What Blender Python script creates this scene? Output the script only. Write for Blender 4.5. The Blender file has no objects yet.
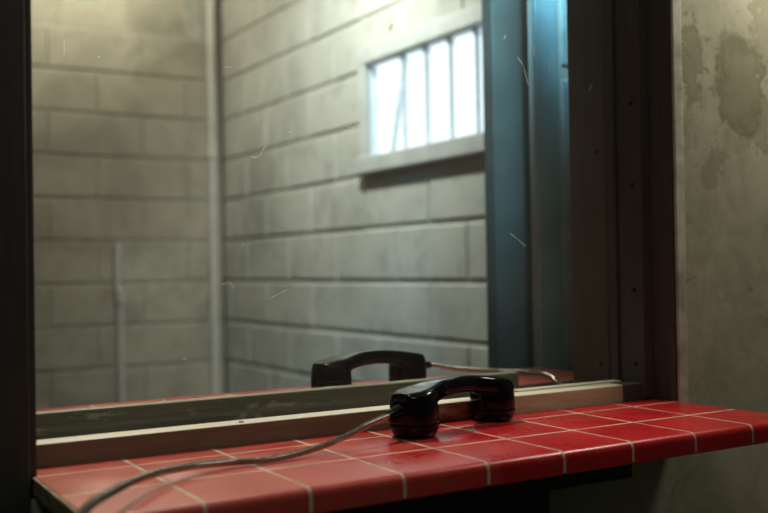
import bpy, bmesh, math, random
from mathutils import Vector, Matrix
random.seed(7)
S = bpy.context.scene
COL = S.collection
T = 0.108            # one counter tile, metres
ZC = 0.85            # height of the counter top above the floor
FLOOR_Z, CEIL_Z = 0.0, 2.78

# ------------------------------------------------------------------ helpers
def link(name, me, mat=None, parent=None, smooth=False, auto=None):
    o = bpy.data.objects.new(name, me); COL.objects.link(o)
    if mat is not None and not me.materials: me.materials.append(mat)
    if parent is not None: o.parent = parent
    if smooth:
        for p in me.polygons: p.use_smooth = True
        if auto is not None:
            me.set_sharp_from_angle(angle=math.radians(auto))
    return o

def obj(name, bm, mat, parent=None, smooth=False, auto=None):
    bmesh.ops.recalc_face_normals(bm, faces=bm.faces)
    me = bpy.data.meshes.new(name); bm.to_mesh(me); bm.free()
    return link(name, me, mat, parent, smooth, auto)

def empty(name, loc=(0, 0, 0), rz=0):
    o = bpy.data.objects.new(name, None); COL.objects.link(o)
    o.location = loc; o.rotation_euler = (0, 0, rz); o.empty_display_size = .05
    return o

def tag(o, label=None, cat=None, group=None, kind=None):
    if label: o['label'] = label
    if cat: o['category'] = cat
    if group: o['group'] = group
    if kind: o['kind'] = kind
    return o

def box(bm, x0, x1, y0, y1, z0, z1, bev=0.0, seg=2):
    vs = [bm.verts.new(p) for p in ((x0,y0,z0),(x1,y0,z0),(x1,y1,z0),(x0,y1,z0),
                                    (x0,y0,z1),(x1,y0,z1),(x1,y1,z1),(x0,y1,z1))]
    fs = [bm.faces.new([vs[i] for i in q]) for q in
          ((3,2,1,0),(4,5,6,7),(0,1,5,4),(1,2,6,5),(2,3,7,6),(3,0,4,7))]
    if bev > 0:
        es = list({e for f in fs for e in f.edges})
        bmesh.ops.bevel(bm, geom=es, offset=bev, segments=seg, profile=.5, affect='EDGES')

def ring_skin(bm, rings, close=True, cap=True):
    vr = [[bm.verts.new(p) for p in r] for r in rings]
    n = len(vr[0])
    for a, b in zip(vr[:-1], vr[1:]):
        for i in range(n):
            j = (i + 1) % n
            bm.faces.new((a[i], a[j], b[j], b[i]))
    if cap:
        bm.faces.new(list(reversed(vr[0]))); bm.faces.new(vr[-1])

def lathe(bm, prof, n=40, M=None):
    """profile (r, z) from bottom to top, closed with caps"""
    rings = []
    for r, z in prof:
        ring = []
        for i in range(n):
            a = 2*math.pi*i/n
            p = Vector((r*math.cos(a), r*math.sin(a), z))
            ring.append(M @ p if M else p)
        rings.append(ring)
    ring_skin(bm, rings)

def frames(pts):
    t = []
    for i in range(len(pts)):
        a = pts[max(i-1, 0)]; b = pts[min(i+1, len(pts)-1)]
        t.append((b - a).normalized())
    up = Vector((0, 0, 1)) if abs(t[0].z) < .9 else Vector((1, 0, 0))
    n = (up - t[0]*up.dot(t[0])).normalized()
    out = []
    for i in range(len(pts)):
        n = (n - t[i]*n.dot(t[i])).normalized()
        out.append((t[i], n, t[i].cross(n)))
    return out

def tube(bm, pts, rad, n=12):
    fr = frames(pts)
    rings = []
    for i, (p, (t, a, b)) in enumerate(zip(pts, fr)):
        r = rad(i) if callable(rad) else rad
        rings.append([p + (a*math.cos(2*math.pi*k/n) + b*math.sin(2*math.pi*k/n))*r for k in range(n)])
    ring_skin(bm, rings)

def spline(ctrl, step):
    """Catmull-Rom through the control points, resampled at a constant step"""
    c = [Vector(p) for p in ctrl]
    c = [c[0]*2 - c[1]] + c + [c[-1]*2 - c[-2]]
    dense = []
    for i in range(1, len(c)-2):
        p0, p1, p2, p3 = c[i-1:i+3]
        for k in range(60):
            t = k/60
            dense.append(.5*((2*p1) + (p2-p0)*t + (2*p0-5*p1+4*p2-p3)*t*t + (3*p1-p0-3*p2+p3)*t**3))
    dense.append(c[-2])
    out = [dense[0]]; acc = 0
    for a, b in zip(dense[:-1], dense[1:]):
        d = (b-a).length
        while acc + d >= step and d > 1e-9:
            f = (step-acc)/d
            a = a.lerp(b, f); out.append(a.copy()); d = (b-a).length; acc = 0
        acc += d
    return out

# ------------------------------------------------------------------ materials
PATCHES = [(.905, ZC+.50, .066, .105, .8), (.79, ZC+.535, .032, .085, .7), (.955, ZC+.44, .03, .05, .55), (.834, ZC+.37, .028, .045, .45), (.98, ZC+.61, .05, .08, .5),
           (.775, ZC+.43, .02, .06, .4), (1.15, ZC+.42, .10, .13, .7), (1.02, ZC+.15, .05, .06, .4), (1.35, ZC+.6, .12, .10, .6)]
class NT:
    def __init__(s, name):
        s.m = bpy.data.materials.new(name); s.m.use_nodes = True
        s.t = s.m.node_tree; s.N = s.t.nodes; s.L = s.t.links
        s.N.clear(); s.out = s.N.new('ShaderNodeOutputMaterial')
    def n(s, typ, **kw):
        x = s.N.new(typ)
        for k, v in kw.items():
            if k.startswith('_'): setattr(x, k[1:], v)
            else: x.inputs[k.replace('__', ' ')].default_value = v
        return x
    def l(s, a, b): s.L.new(a, b)
    def coord(s, scale=(1, 1, 1), which='Object'):
        c = s.n('ShaderNodeTexCoord'); mp = s.n('ShaderNodeMapping')
        mp.inputs['Scale'].default_value = scale
        s.l(c.outputs[which], mp.inputs['Vector']); return mp.outputs['Vector']
    def noise(s, vec, scale, detail=5, rough=.55, dist=0.0):
        x = s.n('ShaderNodeTexNoise', Scale=scale, Detail=detail, Roughness=rough, Distortion=dist)
        s.l(vec, x.inputs['Vector']); return x.outputs['Fac']
    def ramp(s, fac, stops, interp='LINEAR'):
        r = s.n('ShaderNodeValToRGB'); r.color_ramp.interpolation = interp
        e = r.color_ramp.elements
        while len(e) > len(stops): e.remove(e[-1])
        while len(e) < len(stops): e.new(.5)
        for el, (p, c) in zip(e, stops):
            el.position = p; el.color = (c, c, c, 1) if not hasattr(c, '__len__') else (*c, 1)
        s.l(fac, r.inputs['Fac']); return r.outputs['Color']
    def mix(s, fac, a, b, mode='MIX'):
        x = s.n('ShaderNodeMix', _data_type='RGBA', _blend_type=mode)
        for sock, v in ((x.inputs[0], fac), (x.inputs[6], a), (x.inputs[7], b)):
            if isinstance(v, (int, float)): sock.default_value = v
            elif hasattr(v, '__len__'): sock.default_value = (*v, 1)
            else: s.l(v, sock)
        return x.outputs[2]
    def bump(s, h, strength=.3, dist=.005):
        b = s.n('ShaderNodeBump', Strength=strength, Distance=dist); s.l(h, b.inputs['Height']); return b.outputs['Normal']
    def pbr(s, color, rough, normal=None, metallic=0, spec=.5, coat=0, coat_rough=.05):
        p = s.n('ShaderNodeBsdfPrincipled', Metallic=metallic)
        p.inputs['Specular IOR Level'].default_value = spec
        p.inputs['Coat Weight'].default_value = coat; p.inputs['Coat Roughness'].default_value = coat_rough
        for k, v in (('Base Color', color), ('Roughness', rough)):
            if isinstance(v, (int, float)): p.inputs[k].default_value = v
            elif hasattr(v, '__len__'): p.inputs[k].default_value = (*v, 1)
            else: s.l(v, p.inputs[k])
        if normal: s.l(normal, p.inputs['Normal'])
        s.l(p.outputs[0], s.out.inputs[0]); return s.m

def mat_block(name, c0, c1):
    t = NT(name); v = t.coord()
    big = t.noise(v, 2.2, 4); fine = t.noise(v, 60, 6, .7); mid = t.noise(v, 11, 5, .6)
    col = t.mix(t.ramp(big, [(.3, 0), (.7, 1)]), c0, c1)
    col = t.mix(t.ramp(mid, [(.30, .45), (.5, 0)]), col, tuple(x*.62 for x in c0))
    col = t.mix(t.ramp(t.noise(v, 1.9, 6, .6, .8), [(.48, 0), (.68, .55)]), col, tuple(x*.45 for x in c0))
    h = t.mix(.5, mid, fine)
    return t.pbr(col, .8, t.bump(h, .55, .006), spec=.25)

def mat_plaster():
    t = NT('stained_plaster'); v = t.coord()
    fine = t.noise(v, 140, 5, .6)
    base = t.mix(t.ramp(t.noise(v, 5.0, 5), [(.35, 0), (.65, 1)]), (.36, .345, .25), (.43, .415, .31))
    # peeled, damp patches with their own outlines
    nz = t.n('ShaderNodeTexNoise', Scale=24.0, Detail=9.0, Roughness=.75); t.l(v, nz.inputs['Vector'])
    off = t.n('ShaderNodeVectorMath', _operation='MULTIPLY_ADD')
    t.l(nz.outputs['Color'], off.inputs[0]); off.inputs[1].default_value = (.16, .16, .16); off.inputs[2].default_value = (-.08, -.08, -.08)
    wv = t.n('ShaderNodeVectorMath', _operation='ADD'); t.l(v, wv.inputs[0]); t.l(off.outputs[0], wv.inputs[1])
    stain = None
    for (x, z, rx, rz, k) in PATCHES:
        d = t.n('ShaderNodeVectorMath', _operation='SUBTRACT'); t.l(wv.outputs[0], d.inputs[0]); d.inputs[1].default_value = (x, 0, z)
        m = t.n('ShaderNodeVectorMath', _operation='MULTIPLY'); t.l(d.outputs[0], m.inputs[0]); m.inputs[1].default_value = (1/rx, 0, 1/rz)
        ln = t.n('ShaderNodeVectorMath', _operation='LENGTH'); t.l(m.outputs[0], ln.inputs[0])
        r = t.ramp(ln.outputs['Value'], [(.0, .75*k), (.55, .7*k), (.78, k), (1.02, 0)])
        stain = r if stain is None else t.mix(1.0, stain, r, 'LIGHTEN')
    sp = t.ramp(t.noise(v, 30, 7, .68, .5), [(.62, 0), (.70, .5)])
    stain = t.mix(1.0, stain, sp, 'LIGHTEN')
    base = t.mix(t.ramp(t.noise(v, 11, 9, .72, .4), [(.42, 0), (.62, .55)]), base, (.23, .215, .14))
    col = t.mix(stain, base, (.15, .135, .075))
    w = t.n('ShaderNodeTexVoronoi', _feature='DISTANCE_TO_EDGE', Scale=4.5)
    t.l(wv.outputs[0], w.inputs['Vector'])
    crack = t.ramp(w.outputs['Distance'], [(.0, 1), (.005, 0)])
    brk = t.ramp(t.noise(v, 3.1, 2), [(.52, 0), (.6, .8)])
    col = t.mix(t.mix(1.0, crack, brk, 'MULTIPLY'), col, (.12, .11, .07))
    hh = t.mix(.30, t.ramp(stain, [(0, 1), (.8, 0)]), fine)
    return t.pbr(col, .82, t.bump(hh, .22, .002), spec=.2)

def mat_wood(name, c0, c1, chip=None, chip_amt=.62, rough=.5, axis='x', spec=.4):
    t = NT(name)
    v = t.coord((1.5, 14, 14) if axis == 'x' else (14, 14, 1.5))
    g = t.noise(v, 6, 6, .6, .6)
    col = t.mix(t.ramp(g, [(.3, 0), (.7, 1)]), c0, c1)
    v2 = t.coord((5, 22, 22) if axis == 'x' else (22, 22, 5))
    if chip:
        k = t.ramp(t.noise(v2, 3.2, 7, .65, .4), [(chip_amt, 0), (chip_amt+.04, 1)])
        col = t.mix(k, col, chip)
    return t.pbr(col, rough, t.bump(g, .25, .003), spec=spec)

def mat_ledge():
    t = NT('dark_to_pale_wood')
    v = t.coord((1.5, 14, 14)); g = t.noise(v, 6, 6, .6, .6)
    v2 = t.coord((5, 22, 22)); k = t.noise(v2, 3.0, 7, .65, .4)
    pale_wood = t.mix(t.ramp(g, [(.3, 0), (.7, 1)]), (.36, .325, .21), (.50, .455, .31))
    dark_wood = t.mix(t.ramp(g, [(.3, 0), (.7, 1)]), (.13, .105, .072), (.175, .142, .10))
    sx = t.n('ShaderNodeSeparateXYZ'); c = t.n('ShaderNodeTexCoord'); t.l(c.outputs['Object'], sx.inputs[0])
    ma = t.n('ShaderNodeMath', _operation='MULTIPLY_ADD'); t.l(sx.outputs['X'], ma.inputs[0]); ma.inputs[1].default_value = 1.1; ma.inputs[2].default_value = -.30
    ad = t.n('ShaderNodeMath', _operation='ADD'); t.l(ma.outputs[0], ad.inputs[0]); t.l(k, ad.inputs[1])  # front tone runs from dark to pale along X, broken by noise
    # the top is coloured brighter in place of stronger light on it
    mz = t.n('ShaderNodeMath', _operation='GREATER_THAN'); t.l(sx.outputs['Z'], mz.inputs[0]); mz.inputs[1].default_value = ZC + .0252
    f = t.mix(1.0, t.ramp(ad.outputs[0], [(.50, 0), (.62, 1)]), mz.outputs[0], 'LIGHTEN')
    top = t.mix(mz.outputs[0], pale_wood, (.74, .69, .57))
    col = t.mix(f, dark_wood, top)
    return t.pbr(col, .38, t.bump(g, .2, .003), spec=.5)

def mat_tile():
    t = NT('red_glazed_tile'); v = t.coord()
    n1 = t.noise(v, 9, 4); n2 = t.noise(v, 75, 5, .65, 1.0)
    vs = t.coord((1, 6, 1)); streak = t.noise(vs, 16, 6, .7, 1.2)
    col = t.mix(t.ramp(n1, [(.3, 0), (.7, 1)]), (.38, .010, .014), (.48, .018, .021))
    scuff = t.ramp(streak, [(.66, 0), (.74, .55)])
    pit = t.ramp(n2, [(.70, 0), (.76, .5)])
    col = t.mix(scuff, col, (.42, .16, .12))
    col = t.mix(pit, col, (.35, .12, .09))
    # the glaze is dull and dusty towards the caller's left hand
    sx = t.n('ShaderNodeSeparateXYZ'); cc = t.n('ShaderNodeTexCoord'); t.l(cc.outputs['Object'], sx.inputs[0])
    ma = t.n('ShaderNodeMath', _operation='MULTIPLY_ADD'); t.l(sx.outputs['X'], ma.inputs[0]); ma.inputs[1].default_value = -.9; t.l(t.noise(v, 13, 8, .7, .5), ma.inputs[2])
    wear = t.ramp(ma.outputs[0], [(.44, 0), (1.0, .60)])
    col = t.mix(wear, col, (.50, .16, .105))
    r = t.mix(t.ramp(n1, [(.3, 0), (.75, 1)]), (.22,)*3, (.36,)*3)
    r = t.mix(scuff, r, (.55,)*3)
    r = t.mix(wear, r, (.60,)*3)
    h = t.mix(.12, t.noise(v, 14, 2), n2)
    return t.pbr(col, r, t.bump(h, .10, .004), spec=.40)

def mat_grout():
    t = NT('pale_grout'); v = t.coord()
    n = t.noise(v, 26, 5)
    col = t.mix(t.ramp(n, [(.35, 0), (.65, 1)]), (.40, .30, .22), (.62, .52, .42))
    return t.pbr(col, .85, t.bump(t.noise(v, 220, 3), .4, .001), spec=.2)

def mat_bakelite():
    t = NT('black_bakelite'); v = t.coord()
    n = t.noise(v, 40, 6, .7, 1.0)
    r = t.mix(t.ramp(n, [(.4, 0), (.75, 1)]), (.07,)*3, (.17,)*3)
    return t.pbr((.0035, .0035, .0045), r, t.bump(t.noise(v, 30, 2), .03, .002), spec=.28)

def mat_simple(name, col, rough, metallic=0, var=.25, scale=30, bump=.1, spec=.5):
    t = NT(name); v = t.coord(); n = t.noise(v, scale, 5)
    c = t.mix(t.ramp(n, [(.3, 0), (.7, 1)]), tuple(x*(1-var) for x in col), tuple(min(1, x*(1+var)) for x in col))
    return t.pbr(c, rough, t.bump(n, bump, .002), metallic, spec)

def mat_glass():
    t = NT('dusty_glass'); v = t.coord()
    tr = t.n('ShaderNodeBsdfTransparent'); tr.inputs[0].default_value = (.965, .985, .97, 1)
    gl = t.n('ShaderNodeBsdfGlossy'); gl.inputs['Roughness'].default_value = .02
    fr = t.n('ShaderNodeFresnel', IOR=1.25)
    ge = t.n('ShaderNodeNewGeometry'); mi = t.n('ShaderNodeMapRange'); t.l(ge.outputs['Backfacing'], mi.inputs['Value'])
    mi.inputs['To Min'].default_value = 1.25; mi.inputs['To Max'].default_value = .8; t.l(mi.outputs[0], fr.inputs['IOR'])
    m1 = t.n('ShaderNodeMixShader'); t.l(fr.outputs[0], m1.inputs[0]); t.l(tr.outputs[0], m1.inputs[1]); t.l(gl.outputs[0], m1.inputs[2])
    df = t.n('ShaderNodeBsdfDiffuse'); df.inputs[0].default_value = (.75, .76, .72, 1)
    tl = t.n('ShaderNodeBsdfTranslucent'); tl.inputs[0].default_value = (.75, .76, .72, 1)
    dd = t.n('ShaderNodeMixShader', Fac=.6); t.l(df.outputs[0], dd.inputs[1]); t.l(tl.outputs[0], dd.inputs[2])
    n1 = t.noise(v, 3.5, 6, .6, .6); n2 = t.noise(v, 130, 3, .6)
    a = t.ramp(n1, [(.3, .03), (.75, .075)])
    sp = t.ramp(n2, [(.73, 0), (.78, .03)])
    # haze of light painted in: dust amount raised towards the top of the pane
    sx = t.n('ShaderNodeSeparateXYZ'); t.l(v, sx.inputs[0])
    mr = t.n('ShaderNodeMapRange'); t.l(sx.outputs['Z'], mr.inputs['Value'])
    for nm, vv in (('From Min', ZC+.0), ('From Max', ZC+.75), ('To Min', .07), ('To Max', 1.25)): mr.inputs[nm].default_value = vv
    a = t.mix(1.0, a, mr.outputs[0], 'MULTIPLY')
    k = t.mix(1.0, a, sp, 'ADD')
    m2 = t.n('ShaderNodeMixShader'); t.l(k, m2.inputs[0]); t.l(m1.outputs[0], m2.inputs[1]); t.l(dd.outputs[0], m2.inputs[2])
    t.l(m2.outputs[0], t.out.inputs[0]); return t.m

def mat_scratch():
    t = NT('pale_scratch')
    df = t.n('ShaderNodeBsdfDiffuse'); df.inputs[0].default_value = (.9, .9, .85, 1)
    tl = t.n('ShaderNodeBsdfTranslucent'); tl.inputs[0].default_value = (.9, .9, .85, 1)
    dd = t.n('ShaderNodeMixShader', Fac=.6); t.l(df.outputs[0], dd.inputs[1]); t.l(tl.outputs[0], dd.inputs[2])
    tr = t.n('ShaderNodeBsdfTransparent')
    m = t.n('ShaderNodeMixShader', Fac=.7); t.l(tr.outputs[0], m.inputs[1]); t.l(dd.outputs[0], m.inputs[2])
    t.l(m.outputs[0], t.out.inputs[0]); return t.m

def mat_emit():
    t = NT('daylit_frosted_glass'); v = t.coord()
    n = t.noise(v, 5, 2)
    col = t.ramp(n, [(.3, (.78, .91, 1.0)), (.7, (.95, 1.0, 1.0))])
    e = t.n('ShaderNodeEmission', Strength=1.6); t.l(col, e.inputs['Color'])
    t.l(e.outputs[0], t.out.inputs[0]); return t.m

M = dict(
    block=mat_block('painted_block', (.34, .345, .30), (.42, .425, .375)),
    block2=mat_block('brownish_painted_block', (.33, .30, .235), (.42, .385, .31)),
    mortar=mat_simple('mortar', (.34, .34, .29), .9),
    plaster=mat_plaster(),
    corner=mat_simple('plaster_corner', (.42, .42, .33), .8, var=.35, scale=25, bump=.4, spec=.2),
    lower=mat_simple('green_painted_board', (.29, .31, .25), .7, var=.15, scale=6),
    jamb=mat_wood('brown_painted_wood', (.056, .049, .042), (.080, .070, .060), None, axis='z', rough=.5),
    stop=mat_wood('tan_worn_wood', (.062, .053, .042), (.088, .074, .058), (.13, .11, .085), .70, axis='z'),
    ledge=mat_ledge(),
    farledge=mat_wood('chipped_olive_wood', (.15, .14, .095), (.22, .20, .14), (.40, .37, .28), .58, rough=.5),
    casing=mat_wood('dark_green_painted_wood', (.030, .030, .026), (.042, .042, .036), None, axis='z', rough=.55),
    groove=mat_simple('grimy_groove', (.035, .035, .028), .8),
    tile=mat_tile(), grout=mat_grout(),
    edge=mat_simple('worn_mortar_edge', (.30, .25, .16), .8, var=.4, scale=40),
    black=mat_simple('black_painted_board', (.012, .012, .011), .6),
    bake=mat_bakelite(),
    cap=mat_simple('black_cap_plastic', (.0045, .0045, .0055), .16, var=.1, bump=.02, spec=.24),
    steel=mat_simple('armored_steel', (.46, .43, .385), .27, metallic=1, var=.25, scale=120, bump=.05),
    screw=mat_simple('dark_screw', (.012, .010, .009), .5, metallic=.6),
    pipe=mat_simple('painted_pipe', (.47, .46, .42), .5, var=.12, scale=8),
    bar=mat_simple('painted_bar', (.55, .68, .78), .5, var=.15),
    trimm=mat_simple('painted_window_trim', (.38, .395, .37), .7, var=.12, scale=9, spec=.25),
    post=mat_simple('grey_steel_post', (.065, .068, .062), .5, var=.25, scale=7),
    panel=mat_simple('blue_grey_painted_steel', (.24, .36, .40), .5, var=.15, scale=9),
    pier=mat_block('rough_block', (.26, .30, .31), (.40, .44, .45)),
    floor=mat_simple('grey_concrete', (.06, .06, .055), .7, scale=4),
    ceil=mat_simple('pale_ceiling', (.50, .50, .46), .85, scale=4),
    roomwall=mat_simple('dim_painted_wall', (.20, .20, .17), .8, scale=4),
    glass=mat_glass(), emit=mat_emit(),
    scratch=mat_scratch(),
)

# ------------------------------------------------------------------ the shell
XL, XR = -0.2135, 0.745          # sides of the opening
YF, YB = 2*T, 4*T                # faces of the wall that holds the window
WIN_TOP = ZC + 0.92
CX0, CX1, CY1 = -2.4, 1.49, 3.90 # cell interior
NX0, NX1, NY0 = -2.4, 2.6, -2.6  # near room

bm = bmesh.new(); box(bm, -2.5, 2.7, NY0-.1, CY1+.2, -.1, 0)
tag(obj('floor', bm, M['floor']), kind='structure')
bm = bmesh.new(); box(bm, -2.5, 2.7, NY0-.1, CY1+.2, CEIL_Z, CEIL_Z+.1)
tag(obj('ceiling', bm, M['ceil']), kind='structure')

# wall holding the window: upper plaster, lower board
def rect_with_hole(bm, x0, x1, z0, z1, hx0, hx1, hz0, hz1, y0, y1):
    box(bm, x0, hx0, y0, y1, z0, z1); box(bm, hx1, x1, y0, y1, z0, z1)
    if hz0 > z0: box(bm, hx0, hx1, y0, y1, z0, hz0)
    if hz1 < z1: box(bm, hx0, hx1, y0, y1, hz1, z1)
bm = bmesh.new()
rect_with_hole(bm, -2.4, 2.6, 0.0, CEIL_Z, XL-.02, XR, ZC-.03, WIN_TOP, YF, YB)
tag(obj('wall_front', bm, M['plaster']), kind='structure')

# near room shell behind the camera
bm = bmesh.new(); box(bm, NX0-.1, NX1+.1, NY0-.1, NY0, 0, CEIL_Z)
tag(obj('wall_rear', bm, M['roomwall']), kind='structure')
bm = bmesh.new(); box(bm, NX0-.1, NX0, NY0, CY1, 0, CEIL_Z)
tag(obj('wall_left', bm, M['roomwall']), kind='structure')
bm = bmesh.new(); box(bm, NX1, NX1+.1, NY0, YB, 0, CEIL_Z)
tag(obj('wall_side', bm, M['roomwall']), kind='structure')

# block walls of the cell
H0 = ZC + .165; CH = .203
def rects_minus(r, h):
    x0, x1, z0, z1 = r
    if h is None or x1 <= h[0] or x0 >= h[1] or z1 <= h[2] or z0 >= h[3]: return [r]
    out = []
    if x0 < h[0]: out.append((x0, h[0], z0, z1))
    if x1 > h[1]: out.append((h[1], x1, z0, z1))
    a, b = max(x0, h[0]), min(x1, h[1])
    if z0 < h[2]: out.append((a, b, z0, h[2]))
    if z1 > h[3]: out.append((a, b, h[3], z1))
    return [q for q in out if q[1]-q[0] > .02 and q[3]-q[2] > .02]

def block_wall(name, u0, u1, phase, L, place, hole=None, mat='block', mortar='mortar', recess=.010, joint=.011, depth=.10, setback=None, h0=H0, z1=CEIL_Z, bev=.009, kind='structure', vj=None):
    """blocks as raised bevelled faces over a mortar bed; place maps (u, out, z) to world"""
    bm = bmesh.new(); bb = bmesh.new()
    k0 = math.floor((0 - h0)/CH)
    k = k0
    rnd = random.Random(3); vj = joint if vj is None else vj
    while h0 + k*CH < z1 - .02:
        za, zb = max(h0+k*CH, 0), min(h0+(k+1)*CH, z1)
        off = phase + (L/2 if k % 2 else 0)
        i0 = math.floor((u0-off)/L)
        sb = setback(k) if setback else 0
        u = off + i0*L
        while u < u1:
            a, b = max(u, u0), min(u+L, u1)
            if b-a > .03:
                for (p, q, r, s) in rects_minus((a+vj/2, b-vj/2, za+joint/2, zb-joint/2), hole):
                    o = -.002 + rnd.uniform(-.0015, .0015) - sb
                    box(bm, p, q, o-.03, o, r, s, bev, 2)
            u += L
        k += 1
    for (p, q, r, s) in rects_minus((u0, u1, 0, z1), hole):
        box(bb, p, q, -depth, -recess, r, s)
    for b in (bm, bb):
        for vtx in b.verts: vtx.co = Vector(place(*vtx.co))
    w = obj(name, bb, M[mortar])
    if kind: tag(w, kind=kind)
    obj('block_facing', bm, M[mat], w)
    return w

# back wall: u = X, the wall's face at Y = CY1, outward (towards the room) is -Y
block_wall('wall_back', CX0, CX1, -.05, .45, lambda u, o, z: (u, CY1-o, z), mat='block2', vj=.001, bev=.006,
           setback=lambda k: .0 if H0+k*CH < ZC+1.37 else .007)
# right wall: u = Y, face at X = CX1
WY0, WY1, WZ0, WZ1 = 1.30, 2.425, ZC+.640, ZC+1.000
block_wall('wall_right', YB, CY1, -.0055, .45, lambda u, o, z: (CX1-o, u, z), vj=.006, hole=(WY0, WY1, WZ0, WZ1), depth=.17)

# corner bead beside the opening
bm = bmesh.new(); box(bm, XR, XR+.020, YF-.004, YF+.004, ZC-.02, CEIL_Z-.01, .002)
tag(obj('trim_2', bm, M['corner']), kind='structure')
# lower wall boarding under the counter, with a seam
bm = bmesh.new()
box(bm, -2.38, .6105, YF-.008, YF, .0, ZC-.022, .001)
tag(obj('trim_3', bm, M['lower']), kind='structure')
# dark casing on the left
bm = bmesh.new()
box(bm, XL-.26, XL-.0085, YF-.020, YF-.0085, .0, CEIL_Z-.02, .002)
box(bm, XL-.0095, XL-.0005, YF-.012, YF-.0085, ZC+.002, CEIL_Z-.02, .002)
tag(obj('trim_1', bm, M['casing']), kind='structure')

# ------------------------------------------------------------------ booth window
w1 = tag(empty('window_1', (0, 0, 0)), kind='structure')
def part(name, boxes, mat, parent, bev=.0015):
    bm = bmesh.new()
    for b in boxes: box(bm, *b, bev)
    return obj(name, bm, mat, parent)
YG = 2.95*T
XS = 6.67*T
part('jamb', [(XR-.004, XR+.004, YF+.001, YB, ZC, WIN_TOP)], M['jamb'], w1, .001)
part('jamb', [(XL-.02, XL, YF, YB, ZC-.01, WIN_TOP)], M['jamb'], w1, .001)
part('head_board', [(XL, XR-.004, YF, YB, WIN_TOP-.02, WIN_TOP)], M['jamb'], w1, .001)
st = part('stop_board', [(XS, XR-.0045, 2.42*T, 2.825*T, ZC+.001, WIN_TOP-.02)], M['jamb'], w1, .002)
ch = part('glass_channel', [(XS+.003, XR-.0045, 2.838*T, YG-.004, ZC+.026, WIN_TOP-.02), (XS+.003, XR-.0045, YG+.004, 3.14*T, ZC+.026, WIN_TOP-.02)], M['jamb'], w1, .001)
fs = part('stop_board', [(XS, XR-.0045, 3.155*T, 3.95*T, ZC+.0005, WIN_TOP-.02)], M['stop'], w1, .002)
def screw(parent, y, z):
    bm = bmesh.new()
    R = Matrix.Translation((XS+.0005, y, z)) @ Matrix.Rotation(math.radians(-90), 4, 'Y')
    lathe(bm, [(.0042, -.002), (.0042, .0008), (.0034, .0016), (.0012, .0017), (.0010, .0006)], 14, R)
    obj('screw', bm, M['screw'], parent, True, 40)
for z in (.469, .338, .172, .0545): screw(st, .279, ZC+z)
for z in (.0485, .40): screw(fs, .358, ZC+z)
# sill pieces
part('sill_bed', [(XL, XR-.004, 2.44*T, YB, ZC-.02, ZC+.010)], M['groove'], w1, .0005)
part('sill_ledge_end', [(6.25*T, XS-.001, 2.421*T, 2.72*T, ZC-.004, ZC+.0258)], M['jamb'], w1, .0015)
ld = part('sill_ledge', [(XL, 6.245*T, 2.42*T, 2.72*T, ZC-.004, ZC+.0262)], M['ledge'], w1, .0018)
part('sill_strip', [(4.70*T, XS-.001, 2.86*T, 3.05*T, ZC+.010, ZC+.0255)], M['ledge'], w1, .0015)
part('far_sill_ledge', [(XL, .570, 3.58*T, 3.80*T, ZC+.008, ZC+.0428)], M['farledge'], w1, .0018)
bm = bmesh.new(); lathe(bm, [(.0036, -.004), (.0036, .0004), (.0028, .0009)], 14, Matrix.Translation((.0431, .2722, ZC+.0262)))
obj('screw', bm, M['screw'], ld, True, 40)
# glass pane
bm = bmesh.new(); box(bm, XL+.002, XR-.006, YG-.003, YG+.003, ZC+.0102, WIN_TOP-.021)
gp = obj('glass_pane', bm, M['glass'], w1); tag(gp, 'dusty scratched glass pane')
SCR = __import__('json').loads('''[[[[0.1025, 0.1752], [0.1154, 0.1813], [0.13, 0.1875]], 0.0004], [[[0.4996, 0.263], [0.5147, 0.254], [0.5319, 0.2418]], 0.0005], [[[0.591, 0.5493], [0.5865, 0.5332], [0.584, 0.5142]], 0.0005], [[[0.5211, 0.5316], [0.5325, 0.5189], [0.5416, 0.4889]], 0.0006], [[[0.2911, 0.5461], [0.2979, 0.5553]], 0.0008], [[[0.2979, 0.5553], [0.2977, 0.5468]], 0.0006], [[[0.2197, 0.408], [0.2321, 0.406], [0.245, 0.4164]], 0.0006], [[[0.0787, 0.3593], [0.0899, 0.3585], [0.1015, 0.376]], 0.0005], [[[0.1835, 0.4477], [0.1861, 0.4276]], 0.0003], [[[-0.1543, 0.4865], [-0.1545, 0.4676]], 0.0003], [[[-0.0165, 0.1043], [-0.01, 0.1052]], 0.0006], [[[-0.1154, 0.4702], [-0.113, 0.4693]], 0.0007], [[[0.1306, 0.3973], [0.1393, 0.3939]], 0.0007], [[[0.5531, 0.5579], [0.5545, 0.5333]], 0.0008], [[[0.6644, 0.4893], [0.6733, 0.5028]], 0.0004], [[[0.0446, 0.4716], [0.057, 0.474]], 0.0003], [[[0.2343, 0.4378], [0.2324, 0.4198]], 0.0003], [[[0.0363, 0.1949], [0.0472, 0.1985], [0.0553, 0.1906]], 0.0003], [[[0.2395, 0.3789], [0.2425, 0.3707]], 0.0004], [[[0.0643, 0.243], [0.0686, 0.2482]], 0.0003], [[[0.5007, 0.563], [0.4948, 0.5548]], 0.0006]]''')
bm = bmesh.new()
for pts, wd in SCR:
    for (a, b) in zip(pts[:-1], pts[1:]):
        a = Vector((a[0], YG-.0033, ZC+a[1])); b = Vector((b[0], YG-.0033, ZC+b[1]))
        d = (b-a); n = Vector((-d.z, 0, d.x)).normalized()
        m0, m1 = a+d*.25, a+d*.75
        ring = [a, m0+n*wd, m1+n*wd, b, m1-n*wd, m0-n*wd]
        lo = [bm.verts.new(p) for p in ring]; hi = [bm.verts.new(p+Vector((0, -.0002, 0))) for p in ring]
        bm.faces.new(lo); bm.faces.new(list(reversed(hi)))
        for i in range(6): bm.faces.new((lo[i], lo[(i+1) % 6], hi[(i+1) % 6], hi[i]))
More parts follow.
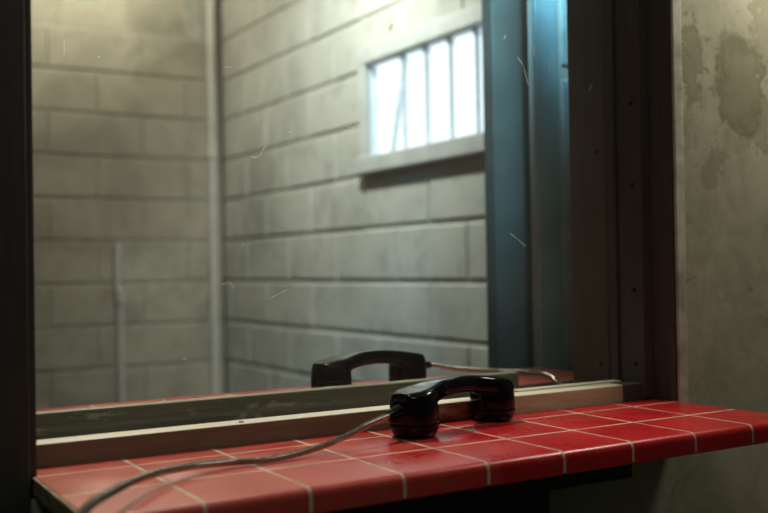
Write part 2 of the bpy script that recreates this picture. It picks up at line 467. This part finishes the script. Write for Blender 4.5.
sc_ = obj('scratches', bm, M['scratch'], gp); tag(sc_, 'fine pale scratches in the glass')

# ------------------------------------------------------------------ barred cell window
w2 = tag(empty('window_2', (CX1, (WY0+WY1)/2, WZ0)), kind='structure')
def wp(name, boxes, mat, bev=.003, parent=w2):
    bm = bmesh.new()
    for b in boxes: box(bm, *b, bev)
    o = obj(name, bm, mat, parent)
    if parent is w2: o.matrix_parent_inverse = Matrix.Translation(w2.location).inverted()
    return o
wp('surround', [(CX1-.014, CX1+.012, WY0-.075, WY1+.055, WZ1, WZ1+.062),
                (CX1-.0135, CX1+.012, WY1, WY1+.052, WZ0-.0, WZ1), (CX1-.0135, CX1+.012, WY0-.072, WY0, WZ0, WZ1)], M['trimm'])
wp('sill', [(CX1-.034, CX1+.03, WY0-.075, WY1+.05, WZ0-.062, WZ0)], M['trimm'], .004)
wp('reveal', [(CX1+.0125, CX1+.045, WY0, WY1, WZ1-.006, WZ1), (CX1+.0125, CX1+.045, WY1-.006, WY1, WZ0, WZ1-.006), (CX1+.0125, CX1+.045, WY0, WY0+.006, WZ0, WZ1-.006)], M['bar'], .001)
wp('pane', [(CX1+.045, CX1+.053, WY0, WY1, WZ0, WZ1)], M['emit'], 0)
for i, y in enumerate((2.157, 2.008, 1.860, 1.710, 1.562, 1.414)):
    bm = bmesh.new()
    lathe(bm, [(.0085, WZ0), (.0085, WZ1-.034), (.015, WZ1-.026), (.015, WZ1-.006)], 14, Matrix.Translation((CX1+.022, y+.034, 0)))
    o = obj('bar', bm, M['bar'], w2, True, 40); o.matrix_parent_inverse = Matrix.Translation(w2.location).inverted()
bm = bmesh.new()
tube(bm, [Vector((CX1+.036, 2.305, WZ0+.002)), Vector((CX1+.036, 2.205, WZ1-.02))], .012, 12)
o = obj('brace', bm, M['bar'], w2, True, 40); o.matrix_parent_inverse = Matrix.Translation(w2.location).inverted()
tag(o, 'slanted bar behind the upright bars')

# ------------------------------------------------------------------ pipes
def pipe(x, y, z0, z1, r, label, couplings, jog=None):
    t = tag(empty('conduit_pipe', (x, y, z0)), label, 'pipe', None)
    bm = bmesh.new()
    if jog:
        pts = spline([(0, 0, 0), (0, 0, jog-.06), (0, 0, jog-.03), (-.012, 0, jog+.03), (-.012, 0, jog+.06), (-.012, 0, z1-z0)], .02)
    else:
        pts = [Vector((0, 0, (z1-z0)*i/40)) for i in range(41)]
    tube(bm, pts, r, 18); obj('pipe_run', bm, M['pipe'], t, True, 50)
    for zc in couplings:
        bm = bmesh.new()
        lathe(bm, [(r+.0005, -.035), (r+.005, -.03), (r+.005, .03), (r+.0005, .035)], 20, Matrix.Translation((-.012 if jog and zc-z0 > jog else 0, 0, zc-z0)))
        obj('coupling', bm, M['pipe'], t, True, 40)
    return t
pipe(1.428, CY1-.030, 0.0, CEIL_Z, .022, 'tall pale conduit pipe running up the corner of the block walls', (ZC+.82,))
pipe(.950, CY1-.024, 0.0, ZC+.375, .017, 'short thin conduit pipe ending halfway up the back block wall', (ZC+.10,), jog=ZC+.10)

# ------------------------------------------------------------------ steel post, door frame, block pier on the far right
t = tag(empty('steel_door_frame', (1.00, .95, 0)), 'dark grey steel door frame with a blue grey panel, right of the barred window behind the glass', 'door frame')
bm = bmesh.new(); box(bm, -.037, .050, 0, .041, 0, CEIL_Z, .003); obj('post', bm, M['post'], t)
bm = bmesh.new(); box(bm, .0505, .20, .012, .040, 0, CEIL_Z, .003); obj('rear_plate', bm, M['black'], t)  # coloured black to give the shaded side beside the panel
bm = bmesh.new(); box(bm, -.165, -.1085, -.304, -.294, 0, CEIL_Z, .003)
tag(obj('panel', bm, M['panel'], t), 'blue grey painted steel panel')
block_wall('wall_divider', .893, CX1-.002, .893-.02, .40, lambda u, o, z: (u, .648-o, z), mat='pier', mortar='trimm', recess=.004, joint=.010, depth=.09, h0=H0+.03, bev=.012)

# ------------------------------------------------------------------ tiled counters
def counter(name, x0, x1, zt, n0, label, group=None, mirror=False, y_back=2.41*T, end_l=True):
    """tiles in rows of T; y = 0 is the front edge, rows run back to y_back"""
    t = tag(empty(name, ((x0+x1)/2, y_back/2, zt)), label, 'counter', group)
    cx, cy = (x0+x1)/2, y_back/2
    g = .0042
    bm = bmesh.new()
    xs = []
    i = math.floor(x0/T)-1
    while i*T < x1:
        a, b = max(i*T, x0), min((i+1)*T, x1)
        if b-a > .012: xs.append((a, b))
        i += 1
    th = .0085
    for a, b in xs:
        a2, b2 = a+g/2, b-g/2
        if abs(a-x0) < 1e-6: a2 = a
        if abs(b-x1) < 1e-6: b2 = b
        for j in range(3):
            ya, yb = j*T, min((j+1)*T, y_back)
            jz = random.uniform(-.0002, .0002)
            if j == 0:
                # bullnose edge: rounded front that turns down
                prof = [(yb-g/2, 0), (yb-g/2, -th)]
                R = .009
                path = [(yb-g/2-.0012, .0), (R, .0)]
                for s in range(1, 7):
                    an = math.pi/2*s/6
                    path.append((R-R*math.sin(an), -R+R*math.cos(an)))
                path += [(0, -.0255), (.0012, -.0266), (.0085, -.0266), (.0085, -th-.002), (yb-g/2, -th-.002), (yb-g/2, -.0012)]
                va = [bm.verts.new((a2-cx, y-cy, z+jz)) for y, z in path]
                vb = [bm.verts.new((b2-cx, y-cy, z+jz)) for y, z in path]
                n = len(path)
                for q in range(n):
                    bm.faces.new((va[q], va[(q+1) % n], vb[(q+1) % n], vb[q]))
                bm.faces.new(va); bm.faces.new(list(reversed(vb)))
            else:
                if yb-ya < .01: continue
                box(bm, a2-cx, b2-cx, ya+g/2-cy, yb-(g/2 if yb < y_back-1e-6 else 0)-cy, -th+jz, jz, .0008, 2)
    tl = obj('tile_surface', bm, M['tile'], t)
    for p in tl.data.polygons: p.use_smooth = True
    tl.data.set_sharp_from_angle(angle=math.radians(28))
    bm = bmesh.new()
    R2, q0 = .0086, .0006
    path = [(y_back, -.00035)] + [(q0+R2-R2*math.sin(math.pi/2*k/6), -.00035-R2+R2*math.cos(math.pi/2*k/6)) for k in range(7)] + [(q0, -.0245), (y_back, -.0245)]
    va = [bm.verts.new((x0-cx+.0004, y-cy, z)) for y, z in path]; vb = [bm.verts.new((x1-cx-.0004, y-cy, z)) for y, z in path]
    for q in range(len(path)):
        bm.faces.new((va[q], va[(q+1) % len(path)], vb[(q+1) % len(path)], vb[q]))
    bm.faces.new(va); bm.faces.new(list(reversed(vb)))
    obj('grout_bed', bm, M['grout'], t)
    bm = bmesh.new()
    box(bm, x0-cx-.004, x0-cx, .004-cy, y_back-cy-.03, -.018, -.0006, .001)
    obj('end_strip', bm, M['edge'], t)
    return t, cx, cy
near, ncx, ncy = counter('tile_counter', XL+.001, 7*T-.0115, ZC, 0, 'red glazed tile counter with pale grout on the near side of the glass')
# cut the strip behind the right wall face: the wall board stands behind row two
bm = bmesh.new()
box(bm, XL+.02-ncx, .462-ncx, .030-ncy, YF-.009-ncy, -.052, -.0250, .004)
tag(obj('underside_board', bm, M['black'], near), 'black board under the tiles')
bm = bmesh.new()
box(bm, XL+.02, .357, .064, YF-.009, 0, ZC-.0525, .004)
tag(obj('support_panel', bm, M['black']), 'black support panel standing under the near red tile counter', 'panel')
far, fcx, fcy = counter('tile_counter', -.21, .812, ZC+.016, 0, 'red glazed tile counter on the far side of the glass under the second handset', y_back=.212)
far.rotation_euler = (0, 0, math.pi)
far.location = (fcx, .6445-fcy, ZC+.016)
# mirrored about its own centre so its rounded edge faces the cell; keep the x extent
far.location.x = fcx
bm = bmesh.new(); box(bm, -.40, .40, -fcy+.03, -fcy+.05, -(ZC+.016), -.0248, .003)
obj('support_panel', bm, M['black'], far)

# ------------------------------------------------------------------ handsets
def handset_body_mesh():
    xc, R = .0840, .0300
    bm = bmesh.new()
    # arched grip
    rings = []
    N = 48
    for i in range(N+1):
        s = -1 + 2*i/N
        x = s*.1085
        ax = abs(x)
        top = .0685 - .0130*(ax/.1085)**1.8
        h = .0225 + .004*(ax/.1085)**2
        q = max(0, min(1, (ax-.024)/.062)); w = .0135 + .0150*q*q*(3-2*q)
        if ax > .088: w *= math.sqrt(max(.04, 1-((ax-.088)/.0255)**2))
        zc = top-h/2
        ring = []
        for k in range(28):
            a = 2*math.pi*k/28
            ca, sa = math.cos(a), math.sin(a)
            e = 2/4.2
            y = w*math.copysign(abs(ca)**e, ca); z = zc + h/2*math.copysign(abs(sa)**e, sa)
            if z > zc: y *= 1-.10*(z-zc)/(h/2)
            ring.append(Vector((x, y, z)))
        rings.append(ring)
    ring_skin(bm, rings)
    for sx in (-1, 1):
        Mx = Matrix.Translation((sx*xc, 0, 0))
        prof = [(.0290, .0165), (.0312, .0180), (.0312, .0300), (.0306, .0400), (.0298, .0470), (.0270, .0500), (.0140, .0510), (.004, .0510)]
        lathe(bm, prof, 48, Mx)
    bmesh.ops.recalc_face_normals(bm, faces=bm.faces)
    me = bpy.data.meshes.new('handset_tmp'); bm.to_mesh(me); bm.free()
    o = bpy.data.objects.new('handset_tmp', me); COL.objects.link(o)
    r = o.modifiers.new('r', 'REMESH'); r.mode = 'VOXEL'; r.voxel_size = .0013
    sm = o.modifiers.new('s', 'SMOOTH'); sm.iterations = 7; sm.factor = .5
    dg = bpy.context.evaluated_depsgraph_get(); dg.update()
    res = bpy.data.meshes.new_from_object(o.evaluated_get(dg))
    bpy.data.objects.remove(o); bpy.data.meshes.remove(me)
    for p in res.polygons: p.use_smooth = True
    res.name = 'handset_body'
    return res
BODY = handset_body_mesh()

def handset(cL, cR, zt, label, cord_end, cord_ctrl):
    """cL, cR: the two cap centres on the counter; cord leaves from cap `cord_end` (-1 at cL, +1 at cR)"""
    a = Vector((cL[0], cL[1], 0)); b = Vector((cR[0], cR[1], 0)); mid = (a+b)/2
    ang = math.atan2(b.y-a.y, b.x-a.x)
    t = tag(empty('telephone_handset', (mid.x, mid.y, zt), ang), label, 'telephone')
    bd = link('handset_body', BODY, None, t)
    if not BODY.materials: BODY.materials.append(M['bake'])
    for sx, nm in ((-1, 'mouthpiece_cap'), (1, 'earpiece_cap')):
        if cord_end > 0: nm = {'mouthpiece_cap': 'earpiece_cap', 'earpiece_cap': 'mouthpiece_cap'}[nm]
        bm = bmesh.new()
        lathe(bm, [(.010, .0012), (.020, .0004), (.0255, .0010), (.0285, .0045), (.0306, .0095), (.0315, .0140), (.0316, .0160), (.0312, .0172), (.0300, .0178)], 48, Matrix.Translation((sx*.0840, 0, 0)))
        obj(nm, bm, M['cap'], t, True, 35)
    Rz = Matrix.Rotation(-ang, 3, 'Z')
    loc = lambda p: Rz @ (Vector(p) - Vector((mid.x, mid.y, zt)))
    ctrl = [loc(p) for p in cord_ctrl]
    start = Vector((cord_end*.1115, 0, .0350))
    d = (ctrl[0]-start).normalized()
    bm = bmesh.new()
    pts = [start - d*.006 + d*(.030*i/10) for i in range(11)]
    tube(bm, pts, lambda i: [.0098, .0098, .0094, .0088, .0080, .0074, .0068, .0063, .0060, .0058, .0056][i], 20)
    obj('strain_relief', bm, M['cap'], t, True, 40)
    pts = spline([start + d*.020] + ctrl, .0007)
    bm = bmesh.new()
    ph = [0, .55, 1, .55]
    tube(bm, pts, lambda i: .0031 + .0010*ph[i % 4], 12)
    c = obj('armored_cord', bm, M['steel'], t, True, 60)
    tag(c, 'flexible ribbed steel cord')
    return t

handset((.2420, .1895), (.4040, .2385), ZC, 'black telephone handset lying on the near red tile counter in front of the glass', -1,
        [(.1600, .1620, ZC+.0265), (.1370, .1560, ZC+.0200), (.1009, .1496, ZC+.0118), (.0605, .1440, ZC+.0062), (.0112, .1352, ZC+.0046), (-.0251, .1380, ZC+.0062),
         (-.0783, .1200, ZC+.0107), (-.1355, .0759, ZC+.0161), (-.1912, .0002, ZC+.0226), (-.2431, -.086, ZC+.024), (-.285, -.165, ZC-.01), (-.31, -.21, ZC-.12), (-.315, -.20, ZC-.26)])
handset((.2745, .4690), (.4360, .5090), ZC+.016, 'black telephone handset lying behind the glass on the far tile counter', 1,
        [(.4920, .5200, ZC+.0500), (.5463, .5300, ZC+.0395), (.6068, .540, ZC+.0318), (.665, .550, ZC+.0255), (.710, .546, ZC+.0213), (.723, .520, ZC+.0209), (.706, .475, ZC+.0209), (.684, .436, ZC+.0209), (.664, .405, ZC+.0185), (.660, .378, ZC+.0149), (.675, .362, ZC+.0148)])

# ------------------------------------------------------------------ lights
def light(name, typ, loc, power, color, target=None, **kw):
    d = bpy.data.lights.new(name, typ); d.energy = power; d.color = color
    for k, v in kw.items(): setattr(d, k, v)
    o = bpy.data.objects.new(name, d); COL.objects.link(o); o.location = loc
    if target is not None:
        o.rotation_euler = (Vector(target)-Vector(loc)).to_track_quat('-Z', 'Y').to_euler()
    return o
light('cell_rear_lamp', 'POINT', (.75, 3.40, 2.70), 25, (1.0, .92, .74), shadow_soft_size=.06)
light('cell_ceiling_lamp', 'SPOT', (.80, 2.0, 2.68), 190, (.96, 1.0, .97), (1.49, 2.35, 1.80), spot_size=math.radians(105), spot_blend=1.0, shadow_soft_size=.06)
light('cell_front_lamp', 'SPOT', (.30, .98, 2.60), 118, (1.0, .91, .74), (.0, .24, .85), spot_size=math.radians(49), spot_blend=.7, shadow_soft_size=.04)
light('cool_fill_spot', 'SPOT', (.70, .47, 2.02), 100, (.33, .76, 1.0), (.88, .68, 1.78), spot_size=math.radians(60), spot_blend=.9, shadow_soft_size=.04)  # added cool spot, hidden above the window, to light panel and post
light('near_room_lamp', 'POINT', (1.14, .05, 1.78), 18, (1.0, .93, .78), shadow_soft_size=.10)
light('near_room_fill', 'AREA', (-.7, -1.5, 2.60), 5.2, (1.0, .97, .86), (.5, .2, .7), shape='RECTANGLE', size=1.0, size_y=.3)  # added fill light behind the camera, lifts the shade on the near side

w = bpy.data.worlds.new('world'); S.world = w; w.use_nodes = True
w.node_tree.nodes['Background'].inputs[0].default_value = (.5, .55, .5, 1)
w.node_tree.nodes['Background'].inputs[1].default_value = .02

# ------------------------------------------------------------------ camera
f, yaw, pitch, roll = 995.18, .543966, .0126173, -.0165266
cam = bpy.data.cameras.new('camera'); co = bpy.data.objects.new('camera', cam); COL.objects.link(co)
fw = Vector((math.sin(yaw)*math.cos(pitch), math.cos(yaw)*math.cos(pitch), math.sin(pitch)))
r0 = Vector((math.cos(yaw), -math.sin(yaw), 0)); u0 = r0.cross(fw)
c, s = math.cos(roll), math.sin(roll)
r = r0*c + u0*s; u = u0*c - r0*s
co.matrix_world = Matrix(((r.x, u.x, -fw.x, -.438616), (r.y, u.y, -fw.y, -.869641), (r.z, u.z, -fw.z, ZC+.211657), (0, 0, 0, 1)))
cam.sensor_width = 36; cam.sensor_fit = 'HORIZONTAL'; cam.lens = f*36/768
cam.clip_start = .02
cam.dof.use_dof = True; cam.dof.focus_distance = 1.30; cam.dof.aperture_fstop = 3.4
S.camera = co
S.view_settings.view_transform = 'Standard'; S.view_settings.look = 'None'
S.view_settings.exposure = 0; S.view_settings.gamma = 1; S.view_settings.use_curve_mapping = False
